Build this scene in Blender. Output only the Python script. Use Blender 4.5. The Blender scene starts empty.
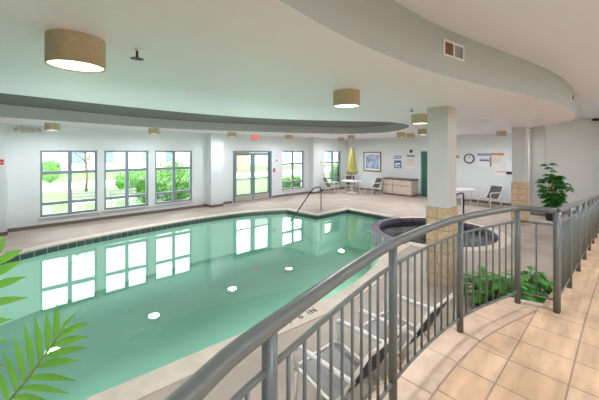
import bpy, math, random
from mathutils import Vector, Matrix
from mathutils.geometry import tessellate_polygon
random.seed(7)
C = bpy.context.scene.collection
R = math.radians
# ------------------------------------------------------------------ view geometry (metres; u = x along window wall, w = y towards it)
F = 305.0; CX = 299.5; HY = 151.5; CAMZ = 2.4
FW = Vector((.682, .7314, 0)); RT = Vector((.7314, -.682, 0))
def at(px, py, Z):
    s = (px-CX)/F; t = (HY-py)/F; d = (Z-CAMZ)/t
    p = d*(FW+s*RT); return Vector((p.x, p.y, Z))
def pd(px, py, d):
    p = d*(FW+(px-CX)/F*RT); return Vector((p.x, p.y, CAMZ+(HY-py)/F*d))
def on_u(px, py, u):
    s = (px-CX)/F; d = u/(FW.x+s*RT.x); return pd(px, py, d)
def on_w(px, py, w):
    s = (px-CX)/F; d = w/(FW.y+s*RT.y); return pd(px, py, d)
# ------------------------------------------------------------------ materials
MATS = {}
def mat(name, col, rough=.5, metal=0, emis=0, ecol=None, noise=None, bump=None, spec=.5, var=None, coat=0):
    """noise=(scale, amount); bump=(scale, strength)"""
    m = bpy.data.materials.new(name); m.use_nodes = True
    n = m.node_tree.nodes; l = m.node_tree.links; b = n['Principled BSDF']
    b.inputs['Base Color'].default_value = (*col, 1); b.inputs['Roughness'].default_value = rough
    b.inputs['Metallic'].default_value = metal; b.inputs['Specular IOR Level'].default_value = spec
    b.inputs['Coat Weight'].default_value = coat
    if emis:
        b.inputs['Emission Color'].default_value = (*(ecol or col), 1); b.inputs['Emission Strength'].default_value = emis
    tc = n.new('ShaderNodeTexCoord')
    if noise:
        t = n.new('ShaderNodeTexNoise'); t.inputs['Scale'].default_value = noise[0]; t.inputs['Detail'].default_value = 6
        l.new(tc.outputs['Object'], t.inputs['Vector'])
        mx = n.new('ShaderNodeMix'); mx.data_type = 'RGBA'
        c2 = var or tuple(max(0, c*(1-noise[1])) for c in col)
        mx.inputs[6].default_value = (*col, 1); mx.inputs[7].default_value = (*c2, 1)
        rp = n.new('ShaderNodeMapRange'); rp.inputs[1].default_value = .35; rp.inputs[2].default_value = .65
        l.new(t.outputs['Fac'], rp.inputs[0]); l.new(rp.outputs[0], mx.inputs[0]); l.new(mx.outputs[2], b.inputs['Base Color'])
    if bump:
        t = n.new('ShaderNodeTexNoise'); t.inputs['Scale'].default_value = bump[0]; t.inputs['Detail'].default_value = 4
        l.new(tc.outputs['Object'], t.inputs['Vector'])
        bp = n.new('ShaderNodeBump'); bp.inputs['Strength'].default_value = bump[1]; bp.inputs['Distance'].default_value = .01
        l.new(t.outputs['Fac'], bp.inputs['Height']); l.new(bp.outputs[0], b.inputs['Normal'])
    MATS[name] = m; return m
def brick_mat(name, c1, c2, mortar, w, h, ms, axes='xy', offset=0, rough=.5, noise=None, shift=(0, 0), bumps=.25):
    m = bpy.data.materials.new(name); m.use_nodes = True
    n = m.node_tree.nodes; l = m.node_tree.links; b = n['Principled BSDF']; b.inputs['Roughness'].default_value = rough
    tc = n.new('ShaderNodeTexCoord'); sp = n.new('ShaderNodeSeparateXYZ'); cb = n.new('ShaderNodeCombineXYZ')
    l.new(tc.outputs['Object'], sp.inputs[0])
    def ax(a, sh):
        ad = n.new('ShaderNodeMath'); ad.operation = 'ADD'; ad.inputs[1].default_value = sh
        if a == 's':
            s2 = n.new('ShaderNodeMath'); s2.operation = 'SUBTRACT'; l.new(sp.outputs['X'], s2.inputs[0]); l.new(sp.outputs['Y'], s2.inputs[1]); l.new(s2.outputs[0], ad.inputs[0])
        else: l.new(sp.outputs[a.upper()], ad.inputs[0])
        return ad.outputs[0]
    l.new(ax(axes[0], shift[0]), cb.inputs[0]); l.new(ax(axes[1], shift[1]), cb.inputs[1])
    bt = n.new('ShaderNodeTexBrick'); bt.offset = offset; bt.squash = 1
    bt.inputs['Scale'].default_value = 1; bt.inputs['Brick Width'].default_value = w; bt.inputs['Row Height'].default_value = h
    bt.inputs['Mortar Size'].default_value = ms; bt.inputs['Mortar Smooth'].default_value = .15; bt.inputs['Bias'].default_value = 0
    bt.inputs['Color1'].default_value = (*c1, 1); bt.inputs['Color2'].default_value = (*c2, 1); bt.inputs['Mortar'].default_value = (*mortar, 1)
    l.new(cb.outputs[0], bt.inputs['Vector'])
    out = bt.outputs['Color']
    if noise:
        t = n.new('ShaderNodeTexNoise'); t.inputs['Scale'].default_value = noise[0]; t.inputs['Detail'].default_value = 7
        mp = n.new('ShaderNodeMapping'); mp.inputs['Scale'].default_value = noise[2] if len(noise) > 2 else (1, 1, 1)
        l.new(tc.outputs['Object'], mp.inputs[0]); l.new(mp.outputs[0], t.inputs['Vector'])
        mr = n.new('ShaderNodeMapRange'); mr.inputs[1].default_value = .3; mr.inputs[2].default_value = .7
        mr.inputs[3].default_value = 1-noise[1]; mr.inputs[4].default_value = 1+noise[1]*.3
        l.new(t.outputs['Fac'], mr.inputs[0])
        vm = n.new('ShaderNodeVectorMath'); vm.operation = 'SCALE'; l.new(out, vm.inputs[0]); l.new(mr.outputs[0], vm.inputs['Scale']); out = vm.outputs[0]
    l.new(out, b.inputs['Base Color'])
    bp = n.new('ShaderNodeBump'); bp.inputs['Strength'].default_value = bumps; bp.inputs['Distance'].default_value = .004; bp.invert = True
    l.new(bt.outputs['Fac'], bp.inputs['Height']); l.new(bp.outputs[0], b.inputs['Normal'])
    MATS[name] = m; return m
def water_mat(name, tint, rough=.015, bump=.02, scale=1.3):
    m = bpy.data.materials.new(name); m.use_nodes = True
    n = m.node_tree.nodes; l = m.node_tree.links; n.remove(n['Principled BSDF']); o = n['Material Output']
    tr = n.new('ShaderNodeBsdfTransparent'); tr.inputs[0].default_value = (*tint, 1)
    gl = n.new('ShaderNodeBsdfGlossy'); gl.inputs['Roughness'].default_value = rough; gl.inputs[0].default_value = (1, 1, 1, 1)
    fr = n.new('ShaderNodeFresnel'); fr.inputs[0].default_value = 1.40
    mx = n.new('ShaderNodeMixShader'); l.new(fr.outputs[0], mx.inputs[0]); l.new(tr.outputs[0], mx.inputs[1]); l.new(gl.outputs[0], mx.inputs[2]); l.new(mx.outputs[0], o.inputs[0])
    if bump:
        tc = n.new('ShaderNodeTexCoord'); t = n.new('ShaderNodeTexNoise'); t.inputs['Scale'].default_value = scale; t.inputs['Detail'].default_value = 2
        l.new(tc.outputs['Object'], t.inputs['Vector'])
        bp = n.new('ShaderNodeBump'); bp.inputs['Strength'].default_value = bump; bp.inputs['Distance'].default_value = .05
        l.new(t.outputs['Fac'], bp.inputs['Height'])
        l.new(bp.outputs[0], gl.inputs['Normal'])
    MATS[name] = m; return m
def glass_mat(name):
    m = bpy.data.materials.new(name); m.use_nodes = True
    n = m.node_tree.nodes; l = m.node_tree.links; n.remove(n['Principled BSDF']); o = n['Material Output']
    tr = n.new('ShaderNodeBsdfTransparent'); tr.inputs[0].default_value = (.96, .98, .98, 1)
    gl = n.new('ShaderNodeBsdfGlossy'); gl.inputs['Roughness'].default_value = .02
    fr = n.new('ShaderNodeFresnel'); fr.inputs[0].default_value = 1.3
    mx = n.new('ShaderNodeMixShader'); l.new(fr.outputs[0], mx.inputs[0]); l.new(tr.outputs[0], mx.inputs[1]); l.new(gl.outputs[0], mx.inputs[2]); l.new(mx.outputs[0], o.inputs[0])
    MATS[name] = m; return m
def zband_mat(name, low, high, zs, rough=.3, extra=None):
    """pool wall: plaster below zs, tile band above"""
    m = bpy.data.materials.new(name); m.use_nodes = True
    n = m.node_tree.nodes; l = m.node_tree.links; b = n['Principled BSDF']; b.inputs['Roughness'].default_value = rough
    tc = n.new('ShaderNodeTexCoord'); sp = n.new('ShaderNodeSeparateXYZ'); l.new(tc.outputs['Object'], sp.inputs[0])
    g = n.new('ShaderNodeMath'); g.operation = 'GREATER_THAN'; g.inputs[1].default_value = zs; l.new(sp.outputs['Z'], g.inputs[0])
    mx = n.new('ShaderNodeMix'); mx.data_type = 'RGBA'; mx.inputs[6].default_value = (*low, 1)
    l.new(g.outputs[0], mx.inputs[0])
    bt = n.new('ShaderNodeTexBrick'); bt.offset = 0; bt.inputs['Scale'].default_value = 1; bt.inputs['Brick Width'].default_value = .155; bt.inputs['Row Height'].default_value = .155
    bt.inputs['Mortar Size'].default_value = .006; bt.inputs['Color1'].default_value = (*high, 1); bt.inputs['Color2'].default_value = (*[c*1.5+.01 for c in high], 1); bt.inputs['Mortar'].default_value = (.25, .3, .28, 1)
    cb = n.new('ShaderNodeCombineXYZ'); s2 = n.new('ShaderNodeMath'); s2.operation = 'SUBTRACT'; l.new(sp.outputs['X'], s2.inputs[0]); l.new(sp.outputs['Y'], s2.inputs[1])
    l.new(s2.outputs[0], cb.inputs[0]); l.new(sp.outputs['Z'], cb.inputs[1]); l.new(cb.outputs[0], bt.inputs['Vector'])
    l.new(bt.outputs['Color'], mx.inputs[7]); l.new(mx.outputs[2], b.inputs['Base Color'])
    MATS[name] = m; return m

wall_m = mat('wall_paint', (.74, .78, .765), .75, bump=(60, .05))
wallb_m = mat('beige_wall_paint', (.72, .71, .64), .75)
ceil_m = mat('ceiling_paint', (.93, .845, .92), .45)
hceil_m = mat('upper_ceiling_paint', (.76, .80, .87), .7)
tray_m = mat('tray_shade_grey', (.19, .165, .16), .8)  # shade inside the ceiling recess is put into this dark colour
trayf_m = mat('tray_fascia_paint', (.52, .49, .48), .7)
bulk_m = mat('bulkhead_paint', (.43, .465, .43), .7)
base_m = mat('baseboard_vinyl', (.20, .16, .13), .6)
col_m = mat('column_paint', (.66, .655, .62), .7)
deck_m = mat('deck_concrete', (.50, .42, .34), .75, noise=(1.6, .12), bump=(90, .35), var=(.41, .34, .27))
coping_m = mat('coping_concrete', (.74, .63, .50), .7, noise=(5, .12), bump=(60, .2))
tile_m = brick_mat('walkway_tile', (.76, .505, .295), (.81, .56, .345), (.43, .29, .19), .36, .36, .006, 'xy', shift=(-2.5+3.6, -.278+3.6), rough=.38, noise=(2.2, .30, (1, 5, 1)))
border_m = mat('border_tile', (.78, .56, .38), .4, noise=(6, .2))
grout_m = mat('grout', (.40, .28, .2), .9)
stone_m = brick_mat('split_face_block', (.66, .47, .28), (.72, .53, .33), (.42, .29, .18), .40, .20, .008, 'sz', offset=.5, rough=.85, noise=(14, .25), bumps=.6)
poolw_m = zband_mat('pool_wall_finish', (.50, .87, .70), (.012, .045, .04), -.16)
poolf_m = mat('pool_floor_plaster', (.49, .87, .68), .6, noise=(.5, .08))
spaw_m = zband_mat('spa_wall_finish', (.09, .10, .10), (.10, .075, .11), -.16)
spaf_m = mat('spa_floor_plaster', (.10, .11, .10), .6)
sparing_m = brick_mat('spa_ring_tile', (.17, .13, .17), (.24, .19, .24), (.35, .3, .33), .1, .1, .006, 'xy', rough=.25)
water_m = water_mat('pool_water', (.86, .95, .92))
spawater_m = water_mat('spa_water', (.42, .48, .45), .05, .25, 4)
glass_m = glass_mat('window_glass')
alu_m = mat('window_aluminium', (.24, .28, .32), .45, metal=.2)
sill_m = mat('sill_paint', (.75, .74, .72), .6)
dframe_m = mat('door_metal', (.17, .24, .26), .45)
kick_m = mat('kick_panel', (.52, .46, .40), .6)
chrome_m = mat('brushed_steel', (.6, .6, .6), .3, metal=1)
rail_m = mat('rail_paint', (.14, .155, .135), .34, spec=.5)
ebox_m = mat('beige_plastic', (.52, .50, .42), .5)
shade_m = mat('drum_shade_fabric', (.56, .46, .30), .8, noise=(30, .1))
diff_m = mat('lamp_diffuser', (1, .97, .9), .5, emis=2.6, ecol=(1, .96, .88))
white_m = mat('white_plastic', (.82, .82, .80), .4)
frame_m = mat('white_powder_coat', (.84, .80, .72), .4)
backs_m = mat('shaded_mesh_sling', (.13, .125, .12), .85, noise=(160, .5))  # backrest mesh coloured darker than the seat to stand for its shaded rear
sling_m = mat('grey_mesh_sling', (.43, .41, .38), .8, noise=(160, .5), bump=(200, .4))
dark_m = mat('dark_rubber', (.03, .03, .035), .5)
navy_m = mat('navy_rail_coat', (.03, .035, .07), .35)
grab_m = mat('dark_grab_rail', (.06, .07, .07), .3, metal=.6)
yellow_m = mat('yellow_canvas', (.50, .48, .13), .8, noise=(14, .15))
wood_m = mat('frame_wood', (.22, .10, .045), .45, noise=(20, .3))
cab_m = mat('cabinet_panel', (.66, .55, .45), .5, noise=(9, .08))
cabtop_m = mat('cabinet_top', (.10, .06, .045), .35)
gdoor_m = mat('green_door_paint', (.035, .14, .10), .45)
red_m = mat('red_plastic', (.55, .05, .03), .4)
exit_m = mat('exit_letters', (.9, .12, .08), .4, emis=.8, ecol=(1, .15, .08))
exitb_m = mat('exit_face', (.85, .45, .38), .4)
blue_m = mat('blue_print', (.10, .16, .38), .6)
orange_m = mat('orange_print', (.60, .25, .06), .6)
paper_m = mat('paper', (.84, .83, .80), .7)
ink_m = mat('ink', (.10, .10, .13), .7)
brown_m = mat('vent_brown', (.17, .11, .035), .7)
grey_m = mat('grey_mesh', (.38, .37, .34), .6)
pot_m = mat('black_pot', (.025, .025, .025), .4)
soil_m = mat('soil', (.06, .04, .03), .95)
stem_m = mat('plant_stem', (.28, .36, .12), .6)
bark_m = mat('bark', (.16, .11, .07), .9, noise=(12, .4))
def leaf_mat(name, c, c2, trans=.3, rough=.4):
    m = mat(name, c, rough, noise=(6, .3), var=c2)
    n = m.node_tree.nodes; l = m.node_tree.links; b = n['Principled BSDF']; o = n['Material Output']
    t = n.new('ShaderNodeBsdfTranslucent'); t.inputs[0].default_value = (*[min(1, x*1.3) for x in c], 1)
    mx = n.new('ShaderNodeMixShader'); mx.inputs[0].default_value = trans
    l.new(b.outputs[0], mx.inputs[1]); l.new(t.outputs[0], mx.inputs[2]); l.new(mx.outputs[0], o.inputs[0]); return m
palm_m = leaf_mat('palm_leaf', (.15, .42, .05), (.26, .55, .09), .35)
tree_m = leaf_mat('umbrella_leaf', (.07, .27, .04), (.025, .13, .02), .25)
pothos_m = leaf_mat('pothos_leaf', (.13, .46, .06), (.03, .16, .035), .25, .3)
bush_m = leaf_mat('bush_leaf', (.10, .25, .04), (.04, .13, .02), .3)
lawn_m = mat('lawn_grass', (.075, .26, .04), .9, noise=(3, .25), bump=(60, .6))
path_m = mat('concrete_path', (.75, .73, .70), .9, noise=(2, .06))
house_m = mat('pale_siding', (.80, .80, .80), .8)
hwin_m = mat('house_window', (.14, .19, .27), .2)
brick_m = brick_mat('red_brick', (.22, .045, .03), (.28, .07, .045), (.5, .42, .38), .22, .075, .01, 'sz', offset=.5, rough=.9)
roof_m = mat('roof_shingle', (.30, .28, .28), .9)
# ------------------------------------------------------------------ mesh builder
class MB:
    def __init__(s): s.v = []; s.f = []; s.sm = []
    def add(s, vs, fs, smooth=False):
        b = len(s.v); s.v += [tuple(v) for v in vs]; s.f += [tuple(i+b for i in f) for f in fs]; s.sm += [smooth]*len(fs); return s
    def box(s, a, b, M=None):
        x0, y0, z0 = a; x1, y1, z1 = b
        vs = [Vector(p) for p in ((x0,y0,z0),(x1,y0,z0),(x1,y1,z0),(x0,y1,z0),(x0,y0,z1),(x1,y0,z1),(x1,y1,z1),(x0,y1,z1))]
        if M: vs = [M@v for v in vs]
        return s.add(vs, [(3,2,1,0),(4,5,6,7),(0,1,5,4),(1,2,6,5),(2,3,7,6),(3,0,4,7)])
    def rbox(s, a, b, r=.01, M=None):
        """box with chamfered vertical and horizontal edges"""
        x0, y0, z0 = a; x1, y1, z1 = b
        def ring(i, z): return [(x0+i+r, y0+i, z), (x1-i-r, y0+i, z), (x1-i, y0+i+r, z), (x1-i, y1-i-r, z), (x1-i-r, y1-i, z), (x0+i+r, y1-i, z), (x0+i, y1-i-r, z), (x0+i, y0+i+r, z)]
        rs = [ring(r, z0), ring(0, z0+r), ring(0, z1-r), ring(r, z1)]
        vs = [Vector(p) for q in rs for p in q]
        if M: vs = [M@v for v in vs]
        fs = [tuple(range(7, -1, -1)), tuple(range(24, 32))]
        for k in range(3):
            for i in range(8): j = (i+1) % 8; fs.append((k*8+i, k*8+j, k*8+8+j, k*8+8+i))
        return s.add(vs, fs)
    def tube(s, pts, r, n=10, caps=True, closed=False):
        pts = [Vector(p) for p in pts]; N = len(pts); rs = r if isinstance(r, (list, tuple)) else [r]*N
        vs = []; up = None
        for i, p in enumerate(pts):
            if closed: t = pts[(i+1) % N]-pts[i-1]
            else: t = pts[min(i+1, N-1)]-pts[max(i-1, 0)]
            t.normalize()
            if up is None:
                up = Vector((0, 0, 1)) if abs(t.z) < .95 else Vector((1, 0, 0))
            a = (up-t*up.dot(t)).normalized(); up = a; b = t.cross(a)
            for k in range(n):
                an = 2*math.pi*k/n; vs.append(p+rs[i]*(math.cos(an)*a+math.sin(an)*b))
        fs = []
        for i in range(N if closed else N-1):
            j = (i+1) % N
            for k in range(n): q = (k+1) % n; fs.append((i*n+k, i*n+q, j*n+q, j*n+k))
        s.add(vs, fs, True)
        if caps and not closed:
            b = len(s.v)-N*n; s.f.append(tuple(b+k for k in range(n-1, -1, -1))); s.f.append(tuple(b+(N-1)*n+k for k in range(n))); s.sm += [False]*2
        return s
    def cyl(s, c, r, z0, z1, n=24, r2=None, smooth=True):
        r2 = r if r2 is None else r2
        vs = [(c[0]+r*math.cos(2*math.pi*k/n), c[1]+r*math.sin(2*math.pi*k/n), z0) for k in range(n)] + [(c[0]+r2*math.cos(2*math.pi*k/n), c[1]+r2*math.sin(2*math.pi*k/n), z1) for k in range(n)]
        s.add(vs, [(k, (k+1) % n, n+(k+1) % n, n+k) for k in range(n)], smooth)
        b = len(s.v)-2*n; s.f += [tuple(b+k for k in range(n-1, -1, -1)), tuple(b+n+k for k in range(n))]; s.sm += [False]*2; return s
    def lathe(s, prof, n=24, c=(0, 0), M=None):
        vs = [Vector((c[0]+r*math.cos(2*math.pi*k/n), c[1]+r*math.sin(2*math.pi*k/n), z)) for r, z in prof for k in range(n)]
        if M: vs = [M@v for v in vs]
        return s.add(vs, [(i*n+k, i*n+(k+1) % n, (i+1)*n+(k+1) % n, (i+1)*n+k) for i in range(len(prof)-1) for k in range(n)], True)
    def poly(s, outer, z, holes=(), flip=False):
        loops = [[Vector((p[0], p[1], 0)) for p in outer]]+[[Vector((p[0], p[1], 0)) for p in h] for h in holes]
        tri = tessellate_polygon(loops); vs = [(p.x, p.y, z if not callable(z) else z(p.x, p.y)) for L in loops for p in L]
        fs = []
        for t in tri:
            a, b, c = [Vector(vs[i]) for i in t]; nz = (b-a).cross(c-a).z
            t = tuple(t) if (nz > 0) != flip else tuple(reversed(t)); fs.append(t)
        return s.add(vs, fs)
    def wallstrip(s, pts, z0, z1, closed=False, smooth=False):
        n = len(pts); vs = [(p[0], p[1], z0 if not callable(z0) else z0(p[0], p[1])) for p in pts]+[(p[0], p[1], z1 if not callable(z1) else z1(p[0], p[1])) for p in pts]
        return s.add(vs, [(i, (i+1) % n, n+(i+1) % n, n+i) for i in range(n if closed else n-1)], smooth)
    def build(s, name, m, parent=None, inv=None):
        me = bpy.data.meshes.new(name); me.from_pydata(s.v, [], s.f); me.materials.append(m)
        me.polygons.foreach_set('use_smooth', s.sm); me.update()
        o = bpy.data.objects.new(name, me); C.objects.link(o)
        if parent: o.parent = parent
        return o
def tag(o, label=None, cat=None, group=None, kind=None):
    if label: o['label'] = label
    if cat: o['category'] = cat
    if group: o['group'] = group
    if kind: o['kind'] = kind
    return o
def empty(name, loc=(0, 0, 0), rz=0):
    o = bpy.data.objects.new(name, None); C.objects.link(o); o.location = loc; o.rotation_euler = (0, 0, rz); o.empty_display_size = .1; return o
def struct(name, mb, m, label=None, cat=None, parent=None):
    o = mb.build(name, m, parent)
    if parent is None: tag(o, label or name.replace('_', ' '), cat or name.split('_')[0], kind='structure')
    return o
def copy_tree(o, parent=None):
    c = o.copy(); C.objects.link(c); c.parent = parent
    for ch in list(o.children): copy_tree(ch, c)
    return c
def spline(pts, n=8, closed=False):
    P = [Vector(p) if len(p) == 3 else Vector((p[0], p[1], 0)) for p in pts]; N = len(P); out = []
    segs = N if closed else N-1
    for i in range(segs):
        p1, p2 = P[i], P[(i+1) % N]
        p0 = P[i-1] if (closed or i > 0) else 2*p1-p2
        p3 = P[(i+2) % N] if (closed or i+2 < N) else 2*p2-p1
        for k in range(n):
            t = k/n; out.append(.5*((2*p1)+(p2-p0)*t+(2*p0-5*p1+4*p2-p3)*t*t+(3*p1-p0-3*p2+p3)*t**3))
    if not closed: out.append(P[-1])
    return out
def offset(pts, d, closed=True):
    out = []; n = len(pts)
    for i in range(n):
        a = pts[i-1] if (closed or i) else pts[i]; b = pts[(i+1) % n] if (closed or i < n-1) else pts[i]
        t = Vector((b[0]-a[0], b[1]-a[1], 0)).normalized(); out.append(Vector((pts[i][0]-t.y*d, pts[i][1]+t.x*d, 0)))
    return out
def arc_pts(c, r, a0, a1, n): return [Vector((c[0]+r*math.cos(R(a0+(a1-a0)*k/n)), c[1]+r*math.sin(R(a0+(a1-a0)*k/n)), 0)) for k in range(n+1)]
# ------------------------------------------------------------------ pool outline (counter-clockwise seen from above), spa circle
SPA = (9.25, 3.95); SR = 1.62; RING = .26
near = spline([(-3.2, 4.3), (-1.5, 3.75), (.5, 3.55), (2.25, 3.43), (3.66, 3.32), (4.6, 3.38), (5.57, 3.62), (6.44, 3.94), (7.28, 4.05)], 5)
# spa bulges into the pool: arc along outer ring from the near side to the far side
a0 = math.degrees(math.atan2(4.05-SPA[1], 7.28-SPA[0])); ringarc = arc_pts(SPA, SR+RING, 176, 68, 14)
far = [Vector((10.02, 5.9, 0)), Vector((10.05, 7.86, 0)), Vector((8.26, 7.9, 0)), Vector((8.14, 9.5, 0))]+spline([(7.9, 9.62), (6.6, 10.18), (4.8, 10.36), (3, 10.28), (1, 10.0), (0, 9.66), (-2, 8.9), (-3.6, 7.4), (-4, 5.8), (-3.2, 4.3)], 5)[:-1]
pool = [p for p in near[:-1]]+ringarc+far
pool_clean = [pool[0]]
for p in pool[1:]:
    if (p-pool_clean[-1]).length > .02: pool_clean.append(p)
pool = pool_clean
WZ = -.13
# whole hole in the deck = pool plus spa disc
spa_in = arc_pts(SPA, SR, 0, 360, 48)[:-1]
UW = 16.0; WW = 12.5
deck_outer = [(-9, .2), (-9, WW+.3), (UW+.3, WW+.3), (UW+.3, 2.2), (20, 2.2), (20, -4), (-9, -4)]
cop_w = .32
# coping outline outside the pool: cut the part along the spa
def outward(pts, d): return offset(pts, -d, False)
floor = MB().poly(deck_outer, 0, [pool, spa_in]); floor.box((-9, -4, -.1), (-8.9, -3.9, -.05))
struct('floor', floor, deck_m, 'taupe textured concrete pool deck', 'floor')
# basin
bs = MB(); bs.wallstrip(list(reversed(pool)), -1.5, 0, True); struct('pool_wall', bs, poolw_m, 'pool wall with dark green waterline tile', 'pool')
struct('pool_floor', MB().poly(pool, -1.5), poolf_m, 'pale aqua plaster pool floor', 'pool')
# underwater bench ledge along the near side
tag(MB().poly(pool, WZ).build('pool_water', water_m), 'still green swimming pool water reflecting the windows', 'water', kind='stuff')
# coping: one strip on the near side, one on the far side
def strip(line, w, z, th=.02):
    o = outward(line, w) if w > 0 else outward(line, w); m = MB(); n = len(line)
    vs = [(p.x, p.y, z) for p in line]+[(p.x, p.y, z) for p in o]+[(p.x, p.y, z-th) for p in line]+[(p.x, p.y, z-th) for p in o]
    fs = []
    for i in range(n-1): fs += [(i, n+i, n+i+1, i+1), (i, i+1, 2*n+i+1, 2*n+i), (n+i, 3*n+i, 3*n+i+1, n+i+1)]
    fs = [tuple(reversed(f)) if i % 3 == 0 else f for i, f in enumerate(fs)]
    m.add(vs, fs); return m
struct('pool_coping', strip(near, cop_w, .022, .05), coping_m, 'pale concrete coping along the near pool edge', 'coping')
m = MB()
fo = [Vector((10.02, 5.9, 0)), Vector((10.05, 7.86, 0)), Vector((8.26, 7.9, 0)), Vector((8.14, 9.5, 0))]
fi = spline([(7.9, 9.62), (6.6, 10.18), (4.8, 10.36), (3, 10.28), (1, 10.0), (0, 9.66), (-2, 8.9), (-3.6, 7.4)], 5)
line = fo+fi
outer = [Vector((10.32, 5.9, 0)), Vector((10.35, 8.18, 0)), Vector((8.56, 8.2, 0)), Vector((8.44, 9.68, 0))]+offset(fi, -.32, False)
n = len(line)
m.add([(p.x, p.y, .022) for p in line]+[(p.x, p.y, .022) for p in outer]+[(p.x, p.y, -.03) for p in line]+[(p.x, p.y, -.03) for p in outer],
      [f for i in range(n-1) for f in ((i, i+1, n+i+1, n+i), (i, 2*n+i, 2*n+i+1, i+1), (n+i, n+i+1, 3*n+i+1, 3*n+i))])
struct('pool_coping', m, coping_m, 'pale concrete coping along the far pool edge', 'coping')
# spa
m = MB(); m.wallstrip(list(reversed(spa_in)), -.9, .05, True); struct('spa_wall', m, spaw_m, 'dark spa wall', 'spa')
struct('spa_floor', MB().poly(spa_in, -.9), spaf_m, 'dark spa floor', 'spa')
tag(MB().poly(spa_in, -.10).build('spa_water', spawater_m), 'dark water in the round spa beside the brick pillar', 'water', kind='stuff')
def annulus(c, r0, r1, a0, a1, z0, z1, n=40):
    i_ = arc_pts(c, r0, a0, a1, n); o_ = arc_pts(c, r1, a0, a1, n); k = n+1
    vs = [(p.x, p.y, z1) for p in i_]+[(p.x, p.y, z1) for p in o_]+[(p.x, p.y, z0) for p in i_]+[(p.x, p.y, z0) for p in o_]
    return MB().add(vs, [f for j in range(n) for f in ((j, k+j, k+j+1, j+1), (j, j+1, 2*k+j+1, 2*k+j), (k+j, 3*k+j, 3*k+j+1, k+j+1))]+[(0, 2*k, 3*k, k), (k-1, 2*k-1, 4*k-1, 3*k-1)])
struct('spa_rim', annulus(SPA, SR, SR+RING, 62, 182, -.4, .025), sparing_m, 'purple grey tiled spa rim on the pool side', 'spa')
struct('spa_coping', annulus(SPA, SR, SR+.3, 182, 422, -.02, .024, 60), coping_m, 'pale coping around the deck side of the spa', 'coping')
m = MB(); m.lathe([(SR, -.4), (SR-.35, -.4), (SR-.35, -.88)], 48, SPA); struct('spa_bench', m, spaw_m, 'dark bench inside the spa', 'spa')
# painted depth marking
def text(body, size, loc, rot, m, name, parent=None, ext=.002, font_align='CENTER'):
    cu = bpy.data.curves.new(name, 'FONT'); cu.body = body; cu.size = size; cu.extrude = ext; cu.align_x = font_align; cu.align_y = 'CENTER'; cu.offset = size*.012
    o = bpy.data.objects.new(name, cu); C.objects.link(o); dg = bpy.context.evaluated_depsgraph_get(); me = bpy.data.meshes.new_from_object(o.evaluated_get(dg))
    bpy.data.objects.remove(o); me.materials.clear(); me.materials.append(m); o = bpy.data.objects.new(name, me); C.objects.link(o)
    o.matrix_world = Matrix.Translation(loc)@rot
    if parent: o.parent = parent; o.matrix_parent_inverse = parent.matrix_world.inverted()
    return o
e = empty('depth_marking', (2.9, 3.2, .0225), R(-2)); tag(e, 'black painted 3 FT 6 IN depth marking on near coping', 'marking')
for body, x, nm in (('3', -.37, 'painted_digit'), ('F', -.2, 'painted_letter'), ('T', -.1, 'painted_letter'), ('6', .1, 'painted_digit'), ('I', .26, 'painted_letter'), ('N', .35, 'painted_letter')):
    o = text(body, .15, (0, 0, 0), Matrix(), ink_m, nm); o.parent = e; o.location = (x, 0, .002)
# ------------------------------------------------------------------ walls
def wall_with_holes(x0, x1, z1, holes, y0, y1):
    m = MB(); xs = x0
    for a, b, c, d in sorted(holes):
        m.box((xs, y0, 0), (a, y1, z1)); 
        if c > 0: m.box((a, y0, 0), (b, y1, c))
        m.box((a, y0, d), (b, y1, z1)); xs = b
    m.box((xs, y0, 0), (x1, y1, z1)); return m
ZS = 3.2; ZT = 3.5; ZH = 3.7
WIN = [(.57, 2.08), (2.29, 3.74), (3.98, 5.46), (10.40, 12.0), (13.75, 15.3)]
SILL = .34; TOP = 2.43
DOOR = (7.42, 9.68)
holes = [(a, b, SILL, TOP) for a, b in WIN]+[(*DOOR, 0, 2.43)]
struct('wall_window', wall_with_holes(-9, UW+.25, 3.75, holes, WW, WW+.25), wall_m, 'pale blue green painted wall with windows', 'wall')
struct('wall_far', MB().box((UW, 2.3, 0), (UW+.25, WW, 3.75)), wall_m, 'pale grey green far wall with clock and picture', 'wall')
m = MB().box((14.3, 2.06, 0), (14.55, 2.5, 3.75)); m.box((14.55, 2.3, 0), (UW, 2.5, 3.75)); struct('wall_return', m, col_m, 'pale grey return wall beside the umbrella tree', 'wall')
a = Vector((14.56, 2.06)); b = Vector((19.0, -.25)); dv = (b-a).normalized(); nv = Vector((-dv.y, dv.x))
m = MB(); q = [a, b, b+nv*.2, a+nv*.2]; m.add([(p.x, p.y, 0) for p in q]+[(p.x, p.y, 3.8) for p in q], [(0, 1, 5, 4), (1, 2, 6, 5), (2, 3, 7, 6), (3, 0, 4, 7), (4, 5, 6, 7)])
struct('wall_right', m, wallb_m, 'beige painted wall behind the umbrella tree', 'wall')
struct('wall_left', MB().box((-9.25, -4, 0), (-9, WW+.25, 3.75)), wall_m, 'pale left wall', 'wall')
struct('wall_back', MB().box((-9.25, -4.2, 0), (20, -4, 3.75)), wallb_m, 'beige wall behind the walkway', 'wall')
struct('wall_end', MB().box((19.8, -4, 0), (20, 2.2, 3.75)), wallb_m, 'beige wall at the end of the ramp', 'wall')
# pilasters on the window wall
for k, (a, b, t) in enumerate([(-.75, -.17, 'at the left edge of the room'), (6.12, 6.70, 'left of the glass double door'), (12.35, 12.88, 'between the two right windows')]):
    o = MB().box((a, WW-.4, 0), (b, WW+.01, ZS)).build('wall_pilaster', wall_m); tag(o, 'pale painted wall pilaster '+t, 'pilaster', kind='structure')
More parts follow.
